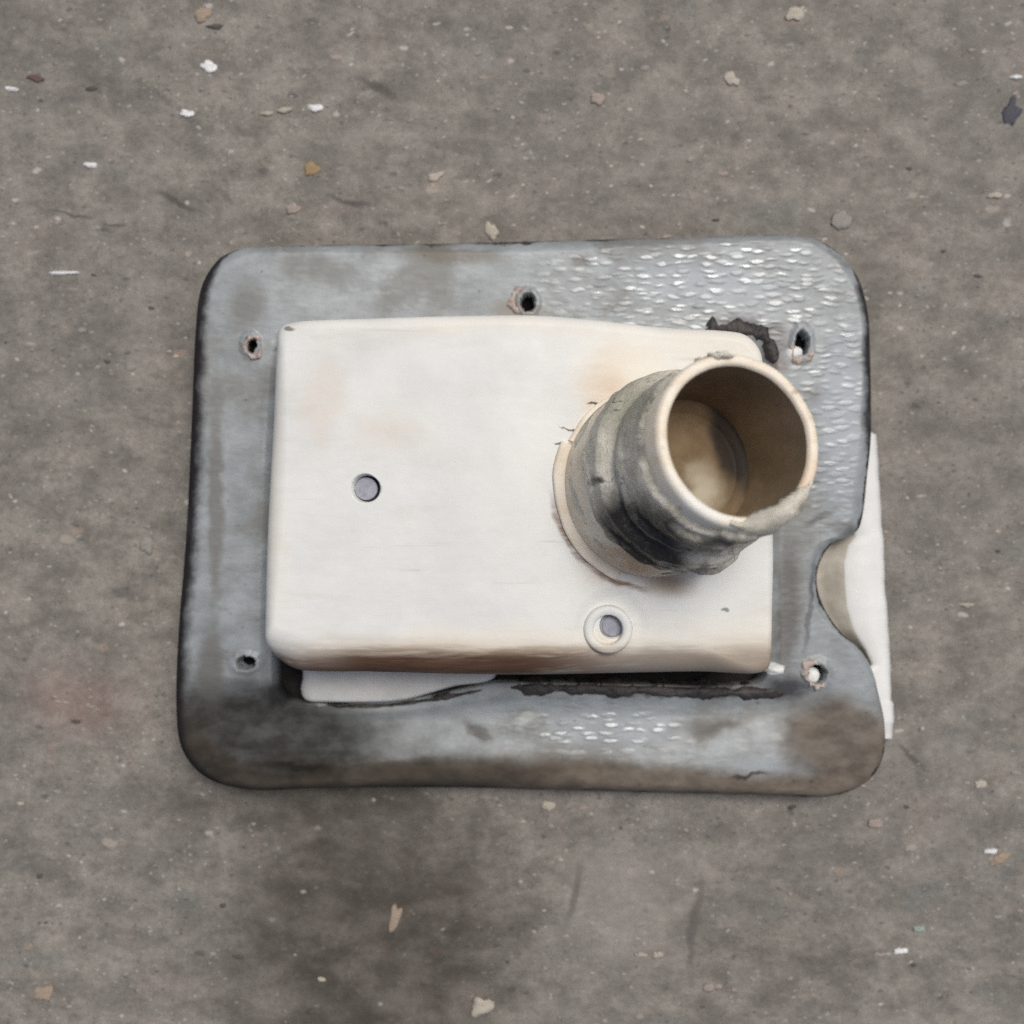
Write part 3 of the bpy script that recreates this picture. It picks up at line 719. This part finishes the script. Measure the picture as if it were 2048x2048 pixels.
# flap of sealant folded over the lower right of the mouth
def flap():
    n = 60; rings = []; a0, a1 = -100, -26
    for i in range(n):
        f = i/(n-1); a = radians(a0+(a1-a0)*f); tap = min(1, 4*f+0.05, 3.5*(1-f)+0.05)
        e = 0.0007*fb(f*5, 1.0, 0.0); row = []
        inn_ = sm(0.05, 0.35, f)*sm(1.0, 0.72, f)
        for (s, r) in ((Lp-0.030, RO+0.0004), (Lp-0.024, RO+0.0028), (Lp-0.014, RO+0.0030), (Lp-0.006, RO+0.0026), (Lp+0.0002, RO+0.0014), (Lp+0.0016*tap+0.0002, RO-0.0006),
                       (Lp+0.0018*tap+0.0002, RI+0.001+0.0016*(1-inn_)), (Lp+0.0012*tap, RI-0.0006*inn_+0.002*(1-inn_)), (Lp-0.0006, RI-0.0016*inn_+0.0022*(1-inn_)), (Lp-0.004, RI+0.0012)):
            g = 0.0009*fb(f*6, s*160, r*300)
            rr = RO-0.0012+(r+g-RO+0.0012)*(tap if r > RO else 1)+e*tap*0.5
            row.append(pp(a, s+0.5*g*tap, rr))
        rings.append(row)
    V, F = loft(rings, wrap=False); mesh_obj('sealant_flap', V, F, SEAL, root)
flap()
lump('sealant_lump', 1178, 958, 0.060, 17, 12, 0.0025, BLACKSEAL, seed=3.0, rough=0.5)
lump('sealant_lump', 1440, 712, 0.108, 26, 9, 0.003, SEAL, seed=8.0, rough=0.4)

# ------------------------------------------------------------------ chips and pebbles on the concrete
def chip_mat(name, c):
    if name != 'white_paint': c = tuple(0.8*a+0.2*b for a, b in zip(c, srgb(122, 118, 111)))
    return mat_plain(name, tuple(x*0.85 for x in c), c, 0.75, 500, 0.6)
CM = {'white': chip_mat('white_paint', srgb(226, 226, 224)), 'cream': chip_mat('cream_stone', srgb(188, 180, 164)), 'tan': chip_mat('tan_stone', srgb(164, 146, 126)),
      'pink': chip_mat('pinkish_stone', srgb(164, 150, 140)), 'ochre': chip_mat('ochre_stone', srgb(158, 132, 92)), 'blue': chip_mat('dark_blue_stone', srgb(58, 62, 76)), 'pale': chip_mat('pale_grey_stone', srgb(150, 146, 139)),
      'dark': chip_mat('dark_stone', srgb(70, 66, 62)), 'red': chip_mat('dull_red_stone', srgb(96, 70, 66)), 'green': chip_mat('pale_green_stone', srgb(150, 170, 156))}
def chip(kind, px, py, w_, h_, label, cat, name, grp=None, ang=0.0, hz=0.0010, seed=None):
    seed = seed if seed is not None else px*0.013+py*0.007
    bm = bmesh.new(); bmesh.ops.create_icosphere(bm, subdivisions=3, radius=1.0)
    p0 = at(px, py, 0); z = ground_z(p0.x, p0.y); k = CAM_H/FPX
    for v in bm.verts:
        c = v.co.copy(); f = 1+0.6*fb(c.x*1.3+seed, c.y*0.9, c.z*0.5+seed, 3)
        x, y = c.x*w_*0.46*k*f, c.y*h_*0.46*k*f
        v.co = Vector((x*cos(ang)-y*sin(ang), x*sin(ang)+y*cos(ang), math.copysign(min(1, abs(c.z)*1.25), c.z)*hz*(0.8+0.4*fb(c.x*2, c.y*2, seed))))
    me = bpy.data.meshes.new(name); bm.to_mesh(me); bm.free()
    me.polygons.foreach_set('use_smooth', [True]*len(me.polygons)); me.materials.append(CM[kind])
    o = bpy.data.objects.new(name, me); C.objects.link(o); o.location = (p0.x, p0.y, z+hz*0.15)
    o['label'] = label; o['category'] = cat
    if grp: o['group'] = grp
PC, PB = 'paint chips scattered on the concrete', 'pebbles set in the concrete'
for a in [
    ('white', 418, 134, 44, 26, 'bright white paint chip, biggest of those above the flange, near the top left', 'paint chip', 'paint_chip', PC, -0.3),
    ('white', 374, 227, 38, 17, 'oval white paint chip just below the biggest chip, upper left', 'paint chip', 'paint_chip', PC, 0.0),
    ('white', 630, 215, 36, 16, 'white paint chip at the right end of a short row, upper left', 'paint chip', 'paint_chip', PC, 0.1),
    ('cream', 570, 221, 30, 11, 'thin pale chip in the middle of a short row of three, upper left', 'paint chip', 'paint_chip', PC, 0.1),
    ('cream', 535, 227, 30, 9, 'thin pale chip at the left end of a short row, upper left', 'paint chip', 'paint_chip', PC, 0.05),
    ('white', 180, 330, 32, 11, 'narrow white sliver left of the ochre spot, beside a pinkish mark', 'paint chip', 'paint_chip', PC, -0.1),
    ('white', 24, 179, 32, 9, 'narrow white sliver at the left edge beside a dull red speck', 'paint chip', 'paint_chip', PC, -0.1),
    ('white', 126, 546, 52, 9, 'long white sliver at the left, level with the top corner of the flange', 'paint chip', 'paint_chip', PC, 0.0),
    ('white', 1984, 1703, 29, 12, 'small white chip touching a tan oval pebble at the lower right', 'paint chip', 'paint_chip', PC, 0.0),
    ('white', 1800, 1904, 30, 14, 'white paint chip on the open concrete at the lower right', 'paint chip', 'paint_chip', PC, 0.05),
    ('cream', 961, 2014, 58, 38, 'large ragged cream white chip at the bottom edge', 'paint chip', 'paint_chip', PC, 0.3),
    ('cream', 1316, 1909, 28, 14, 'pale chip on the concrete below the lower border, beside a dimmer chip', 'paint chip', 'paint_chip', PC, 0.1),
    ('cream', 1282, 1908, 24, 10, 'dim pale chip just left of a brighter one, below the lower border', 'paint chip', 'paint_chip', PC, 0.1),
    ('cream', 1935, 1210, 34, 10, 'thin pale sliver right of the scooped notch in the flange', 'paint chip', 'paint_chip', PC, 0.0),
    ('white', 2033, 153, 26, 9, 'thin white sliver at the right edge above a dark blue stone', 'paint chip', 'paint_chip', PC, 0.1),
    ('cream', 1990, 390, 26, 14, 'cream chip near the right edge below the dark blue stone', 'paint chip', 'paint_chip', PC, 0.1)]:
    chip(a[0], a[1], a[2], a[3], a[4], a[5], a[6], a[7], a[8], a[9])
for a in [
    ('pink', 1193, 196, 30, 26, 'small round pinkish white pebble at the top centre', 'pebble', 'pebble', PB, 0.0),
    ('cream', 1590, 26, 40, 30, 'round cream pebble at the top edge right of centre', 'pebble', 'pebble', PB, 0.0),
    ('cream', 1463, 158, 36, 28, 'cream pebble near the top with a pale sliver on its right', 'pebble', 'pebble', PB, -0.7),
    ('tan', 404, 28, 30, 34, 'tan pebble at the top edge above the biggest white chip', 'pebble', 'pebble', PB, 0.2),
    ('ochre', 622, 338, 32, 30, 'ochre yellow pebble above the top left corner of the flange', 'pebble', 'pebble', PB, 0.0),
    ('pink', 586, 419, 30, 20, 'pinkish tan pebble just under the ochre one', 'pebble', 'pebble', PB, 0.1),
    ('cream', 870, 352, 38, 17, 'elongated cream pebble above the middle of the flange', 'pebble', 'pebble', PB, 0.2),
    ('cream', 984, 462, 24, 38, 'upright cream pebble touching the upper edge of the flange', 'pebble', 'pebble', PB, 0.25),
    ('pale', 1684, 440, 40, 48, 'large pale grey pebble above the top right corner of the flange', 'pebble', 'pebble', PB, -0.3),
    ('blue', 2024, 221, 36, 56, 'dark blue stone at the right edge near the top', 'pebble', 'pebble', PB, -0.3),
    ('pale', 292, 1092, 36, 34, 'pale grey pebble left of the flange at mid height', 'pebble', 'pebble', PB, 0.1),
    ('tan', 2000, 1720, 44, 20, 'tan oval pebble at the lower right with a white chip touching it', 'pebble', 'pebble', PB, 0.45),
    ('pink', 1756, 1648, 30, 20, 'pinkish pebble below the bottom right corner of the flange', 'pebble', 'pebble', PB, 0.0),
    ('cream', 1960, 1570, 26, 22, 'round cream pebble at the far right level with the bottom of the flange', 'pebble', 'pebble', PB, 0.0),
    ('tan', 790, 1840, 26, 54, 'upright tan pebble in the dark grime below the flange', 'pebble', 'pebble', PB, -0.2),
    ('cream', 1098, 1612, 24, 22, 'cream pebble just under the middle of the lower border', 'pebble', 'pebble', PB, 0.0),
    ('tan', 88, 1990, 44, 34, 'tan pebble in the bottom left corner', 'pebble', 'pebble', PB, 0.4),
    ('pink', 1418, 1976, 28, 18, 'pinkish pebble at the bottom right of centre', 'pebble', 'pebble', PB, 0.1),
    ('dark', 430, 52, 30, 12, 'small dark stone touching the tan pebble at the top edge', 'pebble', 'pebble', PB, 0.0),
    ('red', 70, 157, 32, 14, 'dull red speck beside a white sliver at the left edge', 'pebble', 'pebble', PB, -0.1),
    ('green', 1838, 1860, 24, 14, 'pale green pebble above a white chip at the lower right', 'pebble', 'pebble', PB, 0.0)]:
    chip(a[0], a[1], a[2], a[3], a[4], a[5], a[6], a[7], a[8], a[9], hz=0.0007)

# fine grit lying on the concrete, too small to pick apart
def grit():
    V, F = [], []; rnd = random.Random(11); mi = []
    for _ in range(240):
        x, y = rnd.uniform(-0.24, 0.24), rnd.uniform(-0.24, 0.24)
        if -0.135 < x < 0.152 and -0.118 < y < 0.112: continue
        r = rnd.uniform(0.0005, 0.0014)*rnd.choice((0.7, 1, 1, 1.3)); st = rnd.uniform(1.3, 2.6); a = rnd.uniform(-0.3, 0.3); z = ground_z(x, y)
        b = len(V); n = 7
        for h, f in ((-0.0003, 1.0), (0.0002, 0.9), (0.0004, 0.45)):
            for i in range(n):
                t = 2*pi*i/n; rr = r*f*(0.8+0.4*rnd.random()); u, v = cos(t)*rr*st*0.8, sin(t)*rr*0.8
                V.append((x+u*cos(a)-v*sin(a), y+u*sin(a)+v*cos(a), z+h))
        for k in range(2):
            for i in range(n): F.append((b+k*n+i, b+k*n+(i+1) % n, b+(k+1)*n+(i+1) % n, b+(k+1)*n+i))
        F.append(tuple(range(b+2*n, b+3*n)))
        mi += [rnd.choice((1, 2, 2, 3, 3, 4, 4, 4, 4, 4))]*(2*n+1)
    o = mesh_obj('grit', V, F, CM['white'], None)
    for k in ('cream', 'pink', 'dark', 'pale'): o.data.materials.append(CM[k])
    o.data.polygons.foreach_set('material_index', mi); o['kind'] = 'stuff'; o['label'] = 'fine pale and dark grit strewn over the concrete'
grit()
# pieces that sit on a part belong to that part
parts = {o.name.split('.')[0]: o for o in root.children if o.name in ('flange', 'box_body', 'pipe_wall', 'pipe_collar')}
for o in list(root.children):
    k = o.name.split('.')[0]
    if k in ('screw_hole', 'screw_hole_rim', 'plastic_plug'): o.parent = parts['flange']
    elif k in ('rivet', 'rivet_recess', 'rivet_boss', 'plastic_chip', 'box_lip', 'gasket_ring'): o.parent = parts['box_body']
    elif k in ('pipe_bore', 'bore_floor', 'sealant_flap'): o.parent = parts['pipe_wall']
